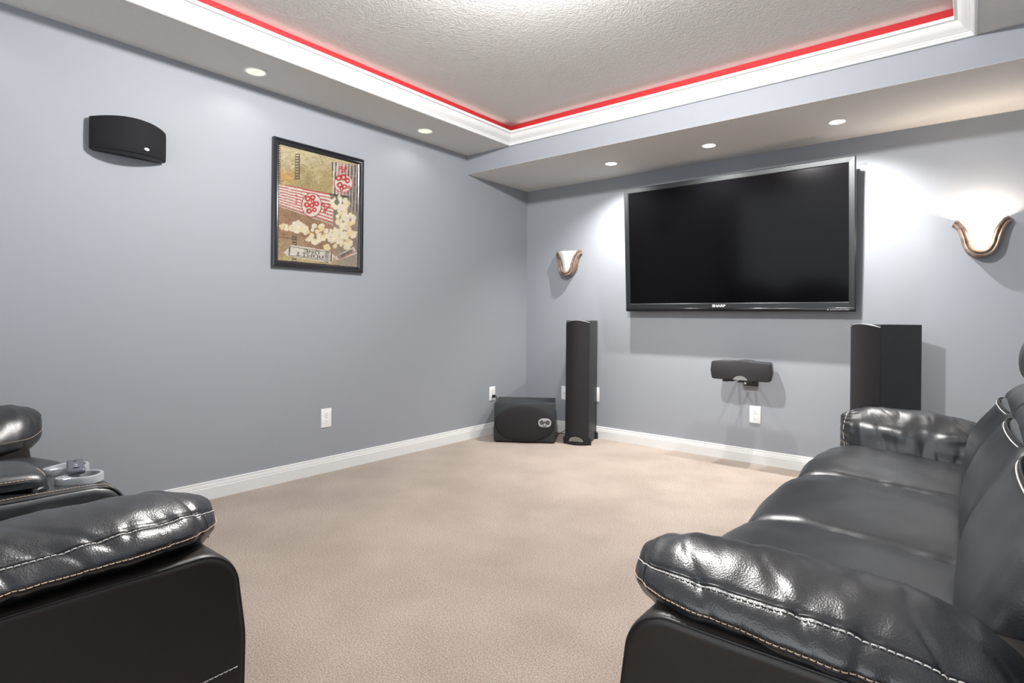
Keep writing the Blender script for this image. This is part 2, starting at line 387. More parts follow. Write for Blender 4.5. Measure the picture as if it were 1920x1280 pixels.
def paint(x, y):
    n1 = noise.noise(Vector((x/60, y/60, 0))); n2 = noise.noise(Vector((x/14, y/14, 3))); n3 = noise.noise(Vector((x/130, y/130, 8)))
    top = (.58, .52, .34); olive = (.40, .33, .16); oran = (.50, .30, .12); brown = (.32, .20, .13); tan = (.42, .32, .20); bot = (.50, .42, .22)
    mixc = lambda a, b_, t: tuple(a[i]+(b_[i]-a[i])*max(0, min(1, t)) for i in range(3))
    c_ = mixc(top, olive, sm(230, 480, y)+n1*.6)
    c_ = mixc(c_, oran, sm(120, 0, math.hypot(x-215, (y-430)*1.3))*.9)
    c_ = mixc(c_, brown, sm(560, 700, y+n1*40)); c_ = mixc(c_, tan, sm(860, 960, y+n1*40)*sm(420, 300, x)); c_ = mixc(c_, bot, sm(1030, 1090, y))
    c_ = mixc(c_, (.30, .27, .24), sm(540, 640, x)*sm(560, 700, y)*.8)
    c_ = tuple(max(0, v*(1+.35*n2+.25*n3)) for v in c_)
    # upright striped carton
    if inquad(x, y, [(552, 300), (785, 335), (775, 720), (570, 600)]):
        g = mixc((.62, .58, .52), (.34, .33, .32), sm(620, 780, x+(y-300)*.15)); c_ = tuple(v*(1+.25*n2) for v in g)
        k = ((x-560)+(y-300)*.03) % 27
        if k < 9: c_ = (.10, .07, .06) if (x < 600 or x > 690) and n1 > -.5 else (.45, .14, .13)
        if (x-655)**2/78**2+(y-478)**2/72**2 < 1: c_ = (.72, .68, .62)
        rr = (x-655)**2/78**2+(y-478)**2/72**2
        if .88 < rr < 1.02: c_ = (.42, .06, .06)
        for a, b_, r in LOOPS2:
            d = math.hypot(x-a, y-b_)
            if r*.5 < d < r+4: c_ = (.48, .05, .05)
        for a, b_, r in ((628, 352, 15), (655, 375, 15), (640, 385, 10), (672, 355, 12)):
            d = math.hypot(x-a, y-b_)
            if r*.35 < d < r: c_ = (.48, .05, .05)
    # carton lying on its side
    if inquad(x, y, [(160, 485), (572, 565), (572, 815), (160, 665)]):
        t_ = (y-(485+(x-160)*.195))/((665+(x-160)*.364)-(485+(x-160)*.195))
        c_ = (.74, .70, .64) if (t_*9.0) % 1 > .38 else (.46, .09, .09)
        if t_ > .93: c_ = (.5, .42, .36)
        c_ = tuple(v*(1+.22*n2) for v in c_)
        rr = (x-405)**2/76**2+(y-652)**2/98**2
        if rr < 1: c_ = (.72, .68, .62)
        if .87 < rr < 1.03: c_ = (.36, .06, .06)
        for a, b_, r in LOOPS1:
            d = math.hypot(x-a, y-b_)
            if r*.45 < d < r+3: c_ = (.52, .05, .05)
        for a, b_, r in ((492, 650, 15), (515, 675, 15), (505, 705, 12), (540, 660, 11), (290, 580, 8), (292, 610, 8), (290, 640, 8)):
            d = math.hypot(x-a, y-b_)
            if r*.35 < d < r: c_ = (.52, .07, .07)
    if inquad(x, y, [(545, 562), (708, 590), (700, 700), (590, 760)]): c_ = (.20+.05*n2, .20+.05*n2, .16)
    if inquad(x, y, [(540, 558), (705, 582), (703, 592), (545, 570)]): c_ = (.05, .05, .05)
    if abs(y-(462+(x-165)*.02)) < 2 and x < 200: c_ = (.05, .04, .03)
    if abs(y-(912+(x-165)*.06)) < 2 and x < 290: c_ = (.06, .05, .03)
    # film perforations
    for fx, y0, y1 in ((295, 245, 450), (280, 885, 1105)):
        if abs(x-fx) < 17 and y0 < y < y1:
            if abs(x-fx) > 12 or (y % 22) < 9: c_ = (.07, .06, .04)
    if x < 178 and y < 480 and y % 17 < 8: c_ = (.03, .03, .03)
    for px, py, pr, tone in POP:
        d = math.hypot(x-px, y-py)
        if d < pr*(1+.25*n2): c_ = mixc((.80, .76, .62), (.78, .62, .28), (tone-.55)*1.3+d/pr*.25)
    # tickets
    if inquad(x, y, [(590, 1065), (745, 985), (782, 1040), (600, 1100)]):
        c_ = (.66, .62, .52); u_, v_ = quad_uv(x, y, (604, 1060), (735, 1003), (625, 1090))
        if 0 < u_ < 1 and 0 < v_ < .8: c_ = (.30, .26, .22)
        if text_hit('ONE', 1-(u_-.1)/.8, 1-(v_-.1)/.6): c_ = (.04, .04, .04)
        if .85 < v_ < 1.0: c_ = (.5, .1, .1)
    if inquad(x, y, [(205, 1030), (258, 972), (545, 1015), (588, 1060), (560, 1118), (228, 1060)]):
        c_ = (.70, .68, .60); u_, v_ = quad_uv(x, y, (250, 985), (560, 1030), (248, 1055))
        if -.03 < u_ < 1.02 and -.02 < v_ < 1.05 and (u_ < 0 or u_ > .99 or v_ < .04 or v_ > .99): c_ = (.08, .07, .05)
        if .83 < u_ < .95 and (v_*7) % 1 < .45: c_ = (.12, .1, .07)
        if text_hit('ADMIT', 1-(u_-.11)/.70, 1-(v_-.50)/.42) or text_hit('ONE', 1-(u_-.28)/.42, 1-(v_-.07)/.37): c_ = (.04, .04, .04)
    g_ = 1+.16*noise.noise(Vector((x/9, y/9, 20)))+.14*noise.noise(Vector((x/40, y/25, 30)))
    return tuple(max(.0, min(.9, v*g_*k)) for v, k in zip(c_, (.60, .58, .56)))
NU, NV = 176, 214
V = []; F = []; CL = []
y0, y1, z0, z1 = -PW+FWD, PW-FWD, FWD, PH-FWD
for j in range(NV+1):
    for i in range(NU+1):
        u_, v_ = i/NU, 1-j/NV; x = 165+615*u_; tp = 172+(x-165)*.253; bt = 1092+(x-165)*.094
        V.append((.0165, y0+(y1-y0)*u_, z0+(z1-z0)*j/NV)); CL.append(paint(x, tp+(bt-tp)*v_))
for j in range(NV):
    for i in range(NU):
        a = j*(NU+1)+i; F.append((a, a+1, a+NU+2, a+NU+1))
pm = bpy.data.materials.new('popcorn_print'); pm.use_nodes = True
at_ = pm.node_tree.nodes.new('ShaderNodeAttribute'); at_.attribute_name = 'print'
pb = pm.node_tree.nodes['Principled BSDF']; pb.inputs['Roughness'].default_value = .35; pb.inputs['Specular IOR Level'].default_value = .3
pm.node_tree.links.new(at_.outputs['Color'], pb.inputs['Base Color'])
po = mesh('print', V, F, pm, pic)
ca = po.data.color_attributes.new('print', 'FLOAT_COLOR', 'POINT')
ca.data.foreach_set('color', [q for c_ in CL for q in (*c_, 1.0)])

# ------------------------------------------------------------------ wall plates
def wallplate(loc, rz, lab, grp, kind='duplex'):
    """local: +x runs along the wall, -y faces the room"""
    o = thing('wall_outlet' if kind == 'duplex' else 'wall_plate', lab, 'outlet', loc, rz, grp)
    MB().bbox(-.038, -.006, -.062, .038, 0, .062, .0028).build('cover_plate', PLATE, o, angle=40)
    if kind == 'duplex':
        for z in (.022, -.022):
            m_ = MB(); pts = [(.0165*cos(a)*1.0, max(-.0135, min(.0135, .0175*sin(a)))+z) for a in [2*pi*i/28 for i in range(28)]]
            m_.prism(pts, -.0082, -.005, 'y'); r_ = m_.build('socket', PLATE, o, smooth=False)
            s_ = MB(); s_.box(-.0075, -.0085, z+.001, -.0055, -.0078, z+.009); s_.box(.0055, -.0085, z+.002, .0075, -.0078, z+.008)
            s_.lathe([(.0026, -.0085), (.0026, -.0078)], (0, 0, z-.007), 10, 'y'); s_.build('slots', DARKP, r_, smooth=False)
        MB().lathe([(.003, -.0072), (.0028, -.0058)], (0, 0, 0), 12, 'y').build('screw', CHROME, o)
    else:
        MB().lathe([(.006, -.011), (.006, -.005)], (0, 0, 0), 14, 'y').build('jack', CHROME, o)
    return o
wallplate((0, -2.148, .358), pi/2, 'white power outlet low on the left wall, nearest the camera', None)
wallplate((0, -.487, .356), pi/2, 'white power outlet low on the left wall with the subwoofer cord plugged in', None)
wallplate((2.091, 0, .350), 0, 'white power outlet on the far wall below the centre speaker', None)
wallplate((.450, 0, .356), 0, 'white wall plate peeking out left of the left tower speaker', None, 'jack')
wallplate((.767, 0, .372), 0, 'white wall plate peeking out right of the left tower speaker', None, 'jack')

# ------------------------------------------------------------------ tower speakers
def tower(loc, rz, lab):
    """local origin: front left bottom corner; x along the front, y to the back"""
    w, d, h = .2, .33, 1.012
    o = thing('tower_speaker', lab, 'speaker', loc, rz, 'floor standing tower speakers')
    MB().bbox(.002, .022, .018, w-.002, d, h, .003, 2).build('cabinet', VENEER, o, angle=40)
    N = 20; arc = lambda x, t=0: .020-.046*(1-((x-w/2)/(w/2))**2)-t
    # grille: convex front, arch cut at the base
    g = MB(); rows = []
    for j in range(30):
        rr = []
        for i in range(N+1):
            x = w*i/N; zb = .028+(.050*sqrt(max(0, 1-((x-w/2)/.066)**2)) if abs(x-w/2) < .066 else 0)
            zt = h-.020+.020*(1-((x-w/2)/(w/2))**2); z = zb+(zt-zb)*j/29; rr.append((x*.985+.0015, arc(x), z))
        rows.append(rr)
    g.loft(rows, False, False)
    back = [[(p[0], .0215, p[2]) for p in r] for r in rows]
    g.loft([rows[-1], back[-1]], False, False); g.loft([rows[0], back[0]], False, False)
    g.loft([[r[0] for r in rows], [r[0] for r in back]], False, False); g.loft([[r[-1] for r in rows], [r[-1] for r in back]], False, False)
    g.build('grille', GRILLE, o, angle=35)
    tp = MB().loft([[(p[0], p[1]-.0012, p[2]+.0004) for p in rows[-1]], [(p[0], p[1]-.0006, p[2]+.0035) for p in rows[-1]], [(p[0], .022, p[2]+.0035) for p in rows[-1]]], False, False)
    tp.build('top_trim', mat('satin_edge', (.30, .30, .31), .3), o, smooth=False)
    bs = MB(); pts = [(-.006, .07)]+[(-.006+(w+.012)*i/N, arc(w*i/N)+.006) for i in range(N+1)]+[(w+.006, .07)]
    bs.prism(pts, .008, .027, 'z'); bs.build('plinth', BLACKM, o, smooth=False)
    em = MB(); rr = []
    for j, q in enumerate((0, .5, 1)):
        rr.append([(w/2+.060*cos(a)*(1-.0*q), arc(w/2+.060*cos(a))+.004-.006*(q > .3), .029+.043*sin(a)*(.35+.65*(1 if q < 1 else 0))) for a in [pi*i/16 for i in range(17)]])
    em.loft([rr[0], rr[1]], False, False)
    em.add([p for p in rr[1]], [list(range(17))]); em.build('emblem_plate', mat('dull_silver', (.28, .30, .29), .35, metal=.6), o, smooth=False)
    for (x, y) in ((-.004, .035), (w+.004, .035), (-.004, d-.03), (w+.004, d-.03)):
        MB().lathe([(.012, 0), (.013, .01), (.013, .045), (.009, .056), (.001, .060)], (x, y, 0), 16).build('foot', BLACKM, o, angle=40)
    return o
tower((.712, -.397, 0), radians(19), 'slim black tower speaker in the far left corner beside the subwoofer')
tower((2.724, -.386, 0), radians(-34.6), 'slim black tower speaker right of the television, behind the sofa arm')

# ------------------------------------------------------------------ subwoofer
sw = thing('subwoofer', 'black box subwoofer with an oval grille in the far left corner', 'speaker', (.243, -.736, 0), math.atan2(.289, .414))
w, d, h = .505, .36, .327
MB().bbox(0, .0, .012, w, d, h, .005, 2).build('cabinet', VENEER, sw, angle=40)
g = MB(); rg = []
for r, y in ((1, -.001), (1, -.010), (.985, -.016), (.94, -.019), (.6, -.024), (.3, -.026), (.02, -.0265)):
    rg.append([(w/2+.247*r*cos(a), y, .012+.150+.147*r*sin(a)) for a in [2*pi*i/72 for i in range(72)]])
g.loft(rg).build('oval_grille', GRILLE, sw, angle=50)
# emblem: rounded silver badge with two dots and a letter shape
bd = MB(); bx, bz_ = .418, .175
def sup(cx, cz, a, b_, n=30, p=2.6): return [(cx+a*abs(cos(t))**(2/p)*(1 if cos(t) >= 0 else -1), cz+b_*abs(sin(t))**(2/p)*(1 if sin(t) >= 0 else -1)) for t in [2*pi*i/n for i in range(n)]]
bd.prism(sup(bx, bz_, .052, .036), -.028, -.018, 'y'); ep = bd.build('emblem_badge', SILVER, sw, smooth=False)
d2 = MB(); d2.prism(sup(bx-.024, bz_+.002, .017, .019), -.0295, -.0275, 'y'); d2.prism(sup(bx+.024, bz_+.002, .017, .019), -.0295, -.0275, 'y')
d2.prism([(bx-.009, bz_-.008), (bx-.004, bz_-.008), (bx, bz_+.006), (bx+.004, bz_-.008), (bx+.009, bz_-.008), (bx+.002, bz_+.018), (bx-.002, bz_+.018)], -.030, -.0275, 'y')
d2.prism([(bx-.022, bz_-.030), (bx+.022, bz_-.030), (bx+.012, bz_-.022), (bx-.012, bz_-.022)], -.0295, -.0275, 'y')
d2.build('emblem_marks', mat('emblem_grey', (.10, .105, .11), .4, metal=.5), ep, smooth=False)
for x in (.03, w-.03):
    for y in (.03, d-.03): MB().lathe([(.016, 0), (.018, .013)], (x, y, 0), 16).build('foot', BLACKM, sw)
# cords
ck, _ = spline([(.008, -.487, .335), (.036, -.480, .338), (.040, -.470, .31), (.022, -.46, .2), (.020, -.44, .08), (.030, -.40, .009), (.05, -.36, .006), (.10, -.30, .006)], 40, False)
o = MB().tube(ck, .0035, 8).build('power_cord', BLACKM); tag(o, 'thin black power cord from the corner outlet down behind the subwoofer', 'cable')
MB().bbox(.0085, -.4985, .322, .034, -.4755, .348, .004).build('plug', BLACKM, o)
ck, _ = spline([(.44, -.245, .006), (.50, -.21, .010), (.545, -.17, .045), (.56, -.12, .055), (.55, -.07, .02), (.50, -.06, .006), (.44, -.10, .006), (.38, -.14, .006)], 40, False)
tag(MB().tube(ck, .003, 8).build('speaker_cable', BLACKM), 'black speaker cable looping on the carpet between subwoofer and tower speaker', 'cable')

# ------------------------------------------------------------------ centre speaker on a bracket
cs = thing('center_speaker', 'small black centre speaker on a wall bracket below the television', 'speaker', (2.06, -.10, .613))
def cs_outline(t=1.0, shr=0):
    top = [(-.200, .104), (-.196, .122), (-.18, .127), (-.08, .128), (-.04, .134), (0, .137), (.04, .134), (.08, .128), (.18, .127), (.196, .122), (.200, .104)]
    bot = [(.205, .06), (.198, .02), (.192, .004), (.176, 0), (.052, 0)] + [(.050*cos(a), .034*sin(a)) for a in [pi*i/10 for i in range(1, 10)]] + [(-.052, 0), (-.176, 0), (-.192, .004), (-.198, .02), (-.205, .06)]
    return [(x*(1-shr), .065+(z-.065)*(1-shr*2.4)) for x, z in top+bot]
body = MB(); body.loft([[(x*.86, .0, z) for x, z in cs_outline()], [(x*.93, -.05, z) for x, z in cs_outline()], [(x, -.142, z) for x, z in cs_outline()]])
body.build('cabinet', VENEER, cs, angle=30)
gr = MB(); gr.loft([[(x, -.1425, z) for x, z in cs_outline()], [(x, -.150, z) for x, z in cs_outline()], [(x, -.156-.0*abs(x), z) for x, z in cs_outline(1, .015)], [(x, -.158, z) for x, z in cs_outline(1, .04)]])
gr.build('grille', mat('centre_grille_cloth', (.035, .034, .037), .85, bump=('noise', 900, .4, .001), spec=.25), cs, angle=40)
ed = MB(); ed.prism([(-.049+.0, .002)]+[(-.047*cos(a), .031*sin(a)+.002) for a in [pi*i/12 for i in range(1, 12)]]+[(.049, .002)], -.150, -.144, 'y')
ed.build('logo_arch', mat('arch_silver', (.45, .46, .46), .35, metal=.5), cs, smooth=False)
br = thing('wall_bracket', 'black metal bracket holding the centre speaker on the far wall', 'bracket', (2.06, 0, .613))
MB().bbox(-.05, -.008, -.06, .05, 0, .10, .002).build('back_plate', BLACKM, br, angle=40)
for sx in (-.085, .02):
    m_ = MB(); m_.bbox(sx-.03, -.245, -.012, sx+.03, -.10, -.001, .002); m_.box(sx-.035, -.25, -.014, sx+.005, -.235, -.003)
    m_.box(sx-.008, -.12, -.012, sx+.008, -.006, -.002); m_.build('support_arm', BLACKM, br, angle=40)
MB().lathe([(.006, -.03), (.010, -.012), (.010, -.002)], (.02, -.2, 0), 14).build('tilt_knob', CHROME, br)

# ------------------------------------------------------------------ surround speaker on the left wall
ws = thing('surround_speaker', 'curved black surround speaker high on the left wall', 'speaker', (0, -3.294, 1.817))
hw = .166; Hs = .156; N = 30
def plan(y): return .036+.098*(1-abs(y/hw)**2.1)
def bow(y): return .014*(1-(y/hw)**2)
ys = [hw*(-1+2*i/N) for i in range(N+1)]
def ringz(z, ins):
    pts = [(.003, -hw+.012+ins), (.020, -hw+.004+ins)]+[(max(.022, plan(y)-ins*1.2-.004), y*(1-ins*3)) for y in ys]+[(.020, hw-.004-ins), (.003, hw-.012-ins)]
    return [(x, y, z+bow(y)*(z/Hs)-(.006*(1-(y/hw)**2)*(1-z/Hs))) for x, y in pts]
MB().loft([ringz(0, .010), ringz(.003, .004), ringz(.010, 0), ringz(.075, -.001), ringz(Hs-.010, 0), ringz(Hs-.003, .004), ringz(Hs, .010)]).build('cabinet', mat('surround_black', (.010, .011, .014), .55), ws, angle=40)
g = MB(); rows = []
for j in range(16):
    q = j/15; e_ = abs(2*q-1)**8
    rows.append([(plan(y)+.004-.006*e_-.006*abs(y/hw)**30, y, .006+(Hs-.011)*q+bow(y)*q-.006*(1-(y/hw)**2)*(1-q)) for y in ys])
g.loft(rows, False, False)
for r in (rows[0], rows[-1]): g.loft([r, [(x-.010, y, z) for x, y, z in r]], False, False)
g.build('grille', mat('surround_grille_cloth', (.014, .014, .017), .85, bump=('noise', 900, .4, .001), spec=.2), ws, angle=40)
MB().lathe([(.0135, 0), (.0135, .004), (.011, .0055)], (0, 0, 0), 20, 'x').xf(Matrix.Translation((plan(.045)+.0015, .045, .026)) @ Matrix.Rotation(.45, 4, 'Z') @ Matrix.Diagonal((1, 1, .55, 1))).build('badge', WHITEL, ws)
MB().bbox(.0, -.05, .03, .006, .05, .12, .002).build('mounting_plate', BLACKM, ws)

# ------------------------------------------------------------------ wall sconces
def sconce(x, lab, glass, lit):
    o = thing('wall_sconce', lab, 'sconce', (x, 0, 1.418), 0, None)
    # half bowl in glass: outline narrows downwards, bulges to the room
    def halfw(z): return interp([(0, .0), (.006, .030), (.02, .046), (.05, .058), (.09, .060), (.13, .070), (.165, .088), (.19, .104), (.205, .110)], z)
    NA = 28; rows = []
    for j in range(24):
        z = .012+.193*(j/23)**1.0; hw_ = halfw(z); dp = .10*(.42+.58*(z/.2)**.7)
        rows.append([(hw_*cos(a), -.004-dp*sin(a), z) for a in [pi*i/NA for i in range(NA+1)]])
    g_ = MB().loft(rows, False, False).build('glass_shade', glass, o)
    sd = g_.modifiers.new('thick', 'SOLIDIFY'); sd.thickness = .004; sd.offset = -1
    # U-shaped moulded bronze frame: two stepped bands sweeping out to the upper corners
    ctr = [(-.126, .196), (-.108, .185), (-.088, .150), (-.074, .105), (-.062, .055), (-.040, .018), (0, .003), (.040, .018), (.062, .055), (.074, .105), (.088, .150), (.108, .185), (.126, .196)]
    path, _ = spline([(a, b_, 0) for a, b_ in ctr], 72, False)
    sec = [(-.022, .0), (-.022, -.014), (-.019, -.023), (-.011, -.026), (-.0045, -.022), (-.0025, -.010), (-.0005, -.010), (.001, -.018), (.008, -.022), (.015, -.019), (.019, -.010), (.019, .0)]
    rings = []
    for i, p in enumerate(path):
        t_ = (path[min(i+1, len(path)-1)]-path[max(i-1, 0)]).normalized(); nrm = Vector((t_.y, -t_.x, 0))
        bulge = .012+.048*max(0, 1-(abs(p.x)/.13)**2)
        rings.append([(p.x+nrm.x*a, b_-bulge*(1 if b_ < -.001 else 0), p.y+nrm.y*a) for a, b_ in sec])
    MB().loft(rings).build('bronze_frame', GILT, o, angle=40)
    return o
sconce(.49, 'unlit wall sconce with a white glass bowl, in the far corner left of the television', GLASS_OFF, False)
sconce(3.335, 'glowing wall sconce with a bronze frame, right of the television', GLASS_ON, True)

# ------------------------------------------------------------------ reclining sofas
def rounded(corners, n=24, step=.012):
    """polygon corners (x, z, radius) -> evenly spaced outline with round corners"""
    out = []; N = len(corners)
    for i in range(N):
        p = Vector(corners[i][:2]); a = Vector(corners[i-1][:2]); b_ = Vector(corners[(i+1) % N][:2]); r = corners[i][2]
        u = (a-p).normalized(); v = (b_-p).normalized(); half = math.acos(max(-1, min(1, u.dot(v))))/2
        d = r/math.tan(half); c_ = p+(u+v).normalized()*(r/sin(half)); s0 = p+u*d; s1 = p+v*d
        if out:
            q = Vector(out[-1]); L_ = (s0-q).length; k = int(L_/step)
            for j in range(1, k): out.append(tuple(q.lerp(s0, j/k)))
        a0 = math.atan2(s0.y-c_.y, s0.x-c_.x); a1 = math.atan2(s1.y-c_.y, s1.x-c_.x)
        while a1-a0 > pi: a1 -= 2*pi
        while a1-a0 < -pi: a1 += 2*pi
        k = max(3, int(abs(a1-a0)*r/(step*.6)))
        for j in range(k+1): t_ = a0+(a1-a0)*j/k; out.append((c_.x+r*cos(t_), c_.y+r*sin(t_)))
    q = Vector(out[-1]); s0 = Vector(out[0]); k = int((s0-q).length/step)
    for j in range(1, k): out.append(tuple(q.lerp(s0, j/k)))
    return out
def pillow_prof(prof, y0, y1, R, crown=.0, n=96, ny=40, disp=None, skew=None, raw=False):
    """closed xz profile lofted across y; ends rounded with radius R, middle domed by crown"""
    P = [Vector((a, b_, 0)) for a, b_ in prof] if raw else spline([(a, b_, 0) for a, b_ in prof], n)[0]
    m_ = len(P)
    N_ = []
    for i in range(m_):
        t_ = P[(i+1) % m_]-P[i-1]; N_.append(Vector((t_.y, -t_.x, 0)).normalized())
    area = sum(P[i].x*P[(i+1) % m_].y-P[(i+1) % m_].x*P[i].y for i in range(m_))
    if area < 0: N_ = [-v for v in N_]
    st = []
    for i in range(9): a = pi/2*i/8; st.append((y0+R*(1-cos(a)), R*(1-sin(a))))
    k = ny-18
    for i in range(1, k): st.append((y0+R+(y1-y0-2*R)*i/k, 0))
    for i in range(9): a = pi/2*(1-i/8); st.append((y1-R*(1-cos(a)), R*(1-sin(a))))
    rings = []
    for y, ins in st:
        q = (y-y0)/(y1-y0)*2-1; cr = crown*(1-q*q)-ins*.97
        rg = []
        for p, nn in zip(P, N_):
            v = Vector((p.x+nn.x*cr, y, p.y+nn.y*cr))
            if disp: v += Vector((nn.x, 0, nn.y))*disp(v, q)
            if skew: v = skew(v)
            rg.append(v)
        rings.append(rg)
    def shrink(r, k):
        c_ = sum(r, Vector())/len(r); return [v.lerp(c_, k) for v in r]
    return [shrink(rings[0], k) for k in (.9, .45, .12)]+rings+[shrink(rings[-1], k) for k in (.12, .45, .9)]
def leather_noise(v, amp, f, ax=(1, 1, 1)):
    return amp*noise.noise(Vector((v.x*f*ax[0], v.y*f*ax[1], v.z*f*ax[2])))

def arm_pillow(parent, sgn, yc, x0, L, zoff=0, seed=0, soft=0, wide=1.0, deep=0, inner=False):
    """sgn = outward direction along local y; tip at x0, running back by L"""
    # section (w outward, z): boxing band between lower seam and upper seam on the outer side
    sec = [(.150, .607), (.143, .628), (.118, .647), (.075, .667), (.020, .673), (-.040, .663), (-.095, .634), (-.130, .594), (-.146, .550), (-.140, .518), (-.10, .500), (-.03, .505), (.05, .540), (.115, .580)]
    if deep: sec = [(a, b_-(deep if 8 <= k <= 11 else deep*.5 if k == 12 else 0)) for k, (a, b_) in enumerate(sec)]
    P, ix = spline([(a, b_, 0) for a, b_ in sec], 120); m_ = len(P); iL, iU = 0, ix[2]
    nx = 150; grid = []
    wt = [(0, .0), (.004, .22), (.012, .40), (.025, .56), (.05, .72), (.09, .85), (.15, .93), (.24, .985), (.34, 1.0), (1, 1)]
    dome = [(0, -.050), (.008, -.036), (.02, -.024), (.04, -.012), (.09, .0), (.18, .004), (.26, .003), (.34, .0), (.40, -.010), (.46, -.026), (.51, -.050), (.56, -.085)]
    for i in range(nx+1):
        q = i/nx; t_ = q*L
        tt = t_*(.30 if t_ < .02 else 1) if False else t_
        w_ = interp(wt, tt)*wide; end = 1.0
        if L-t_ < .13: e_ = (L-t_)/.13; end = .25+.75*sqrt(max(0, 1-(1-e_)**2))
        w_ *= end
        rg = []
        for p in P:
            z = p.y
            h = (z-.505)
            up_ = max(0, (z-.60)/.08)
            z += interp(dome, t_)*(up_ if up_ < 1 else 1)*1.0 - (1-end)*.5*h
            # nose: underside rises a little at the tip
            if t_ < .08 and z < .60: z += (.60-z)*(.55 if not deep else .15)*(1-t_/.08)**2
            rg.append(Vector((x0+t_, yc+sgn*(p.x*w_), z+zoff)))
        grid.append(rg)
    # displacement along the surface normal
    out = []
    for i, rg in enumerate(grid):
        nr = []
        for j, v in enumerate(rg):
            a = grid[min(i+1, nx)][j]-grid[max(i-1, 0)][j]; b_ = rg[(j+1) % m_]-rg[j-1]
            n_ = a.cross(b_)
            if n_.length < 1e-9: nr.append(v); continue
            n_.normalize(); c_ = Vector((v.x, yc, .58+zoff))
            if n_.dot(v-c_) < 0: n_ = -n_
            dU = min(abs(j-iU), m_-abs(j-iU))*.0062; dL = min(abs(j-iL), m_-abs(j-iL))*.0062
            s_ = Vector((v.x+seed, v.y*1.0, v.z))
            d_ = leather_noise(s_, .0075, 9, (1, .8, .8)) + leather_noise(s_+Vector((7, 0, 0)), .0026, 20, (1.5, .6, .6))
            near = math.exp(-min(dU, dL)/.030)
            if deep:
                g_ = math.exp(-((v.x-x0)/.045)**2); d_ += .0045*g_*sin(j*1.1)
            d_ += near*leather_noise(s_+Vector((3, 0, 0)), .0032, 38, (1, .25, .25))
            fold = abs(noise.noise(Vector((s_.x*16+s_.y*9, s_.y*5, s_.z*6+seed)))); d_ -= .0045*max(0, 1-fold*6)*(0.3+0.7*near)
            if soft: d_ += leather_noise(s_+Vector((5, 2, 0)), .008*soft, 12, (.8, .5, 1.8))
            dm = min(dU, dL); d_ -= .0038*math.exp(-(dm/.0045)**2)
            edge = min(1, i/6, (nx-i)/6)
            nr.append(v+n_*d_*edge)
        out.append(nr)
    MB().loft(out).build('arm_cushion', LEATH, parent)
    arm = parent.children[-1]
    # welt and stitches along the two seams
    def track(j, a0=0, a1=1, off=0):
        pts = []; ns = []
        for i in range(int(nx*a0), int(nx*a1)+1):
            g0 = out[i]; v = g0[(j) % m_]; a = out[min(i+1, nx)][j]-out[max(i-1, 0)][j]; b_ = g0[(j+2) % m_]-g0[(j-2) % m_]
            n_ = a.cross(b_)
            n_ = n_.normalized() if n_.length > 1e-9 else Vector((0, sgn, 0))
            if n_.dot(v-Vector((v.x, yc, .58+zoff))) < 0: n_ = -n_
            pts.append(v.copy()); ns.append(n_)
        return pts, ns
    pu, nu = track(iU, .02, .97); pl, nl = track(iL, .0, .98)
    MB().tube([p+n_*.0002 for p, n_ in zip(pu, nu)], .0021, 8).build('seam_welt', PIPING, arm)
    MB().tube([p+n_*.0002 for p, n_ in zip(pl, nl)], .0021, 8).build('seam_welt', PIPING, arm)
    off = 1 if True else 0
    pu2, nu2 = track((iU-1) % m_, .02, .97)
    MB().stitches(pu2, nu2, lift=.0016).build('stitching', THREAD_W, arm)
    pl2, nl2 = track((iL+1) % m_, .0, .98)
    MB().stitches(pl2, nl2, lift=.0016).build('stitching', THREAD, arm)
    if inner:
        p3, n3 = track(ix[8], .0, .98)
        MB().tube([p+n_*.0002 for p, n_ in zip(p3, n3)], .0021, 8).build('seam_welt', PIPING, arm)
        p3, n3 = track(ix[8]-1, .0, .98); MB().stitches(p3, n3, lift=.0016).build('stitching', THREAD, arm)
    if deep:      # gathered seam running down the inner side at the front end
        k = int(nx*.045); pts = []; ns = []
        for j in range(ix[4], ix[9]):
            v = out[k][j]; pts.append(v+Vector((.0035*sin(j*1.1), 0, 0))); ns.append(Vector((-.5, -sgn*.6, .3)).normalized())
        MB().tube([p+n_*.0005 for p, n_ in zip(pts, ns)], .0011, 6).build('gathered_seam', THREAD_W, arm)
    # short cross seam near the nose
    k = int(nx*.075); pts = []; ns = []
    for j in range(iL, iU+1):
        v = out[k][j]; pts.append(v); ns.append(Vector((0, sgn, .2)).normalized())
    MB().tube([p+n_*.0003 for p, n_ in zip(pts, ns)], .0013, 6).build('cross_seam', PIPING, arm)
    return arm
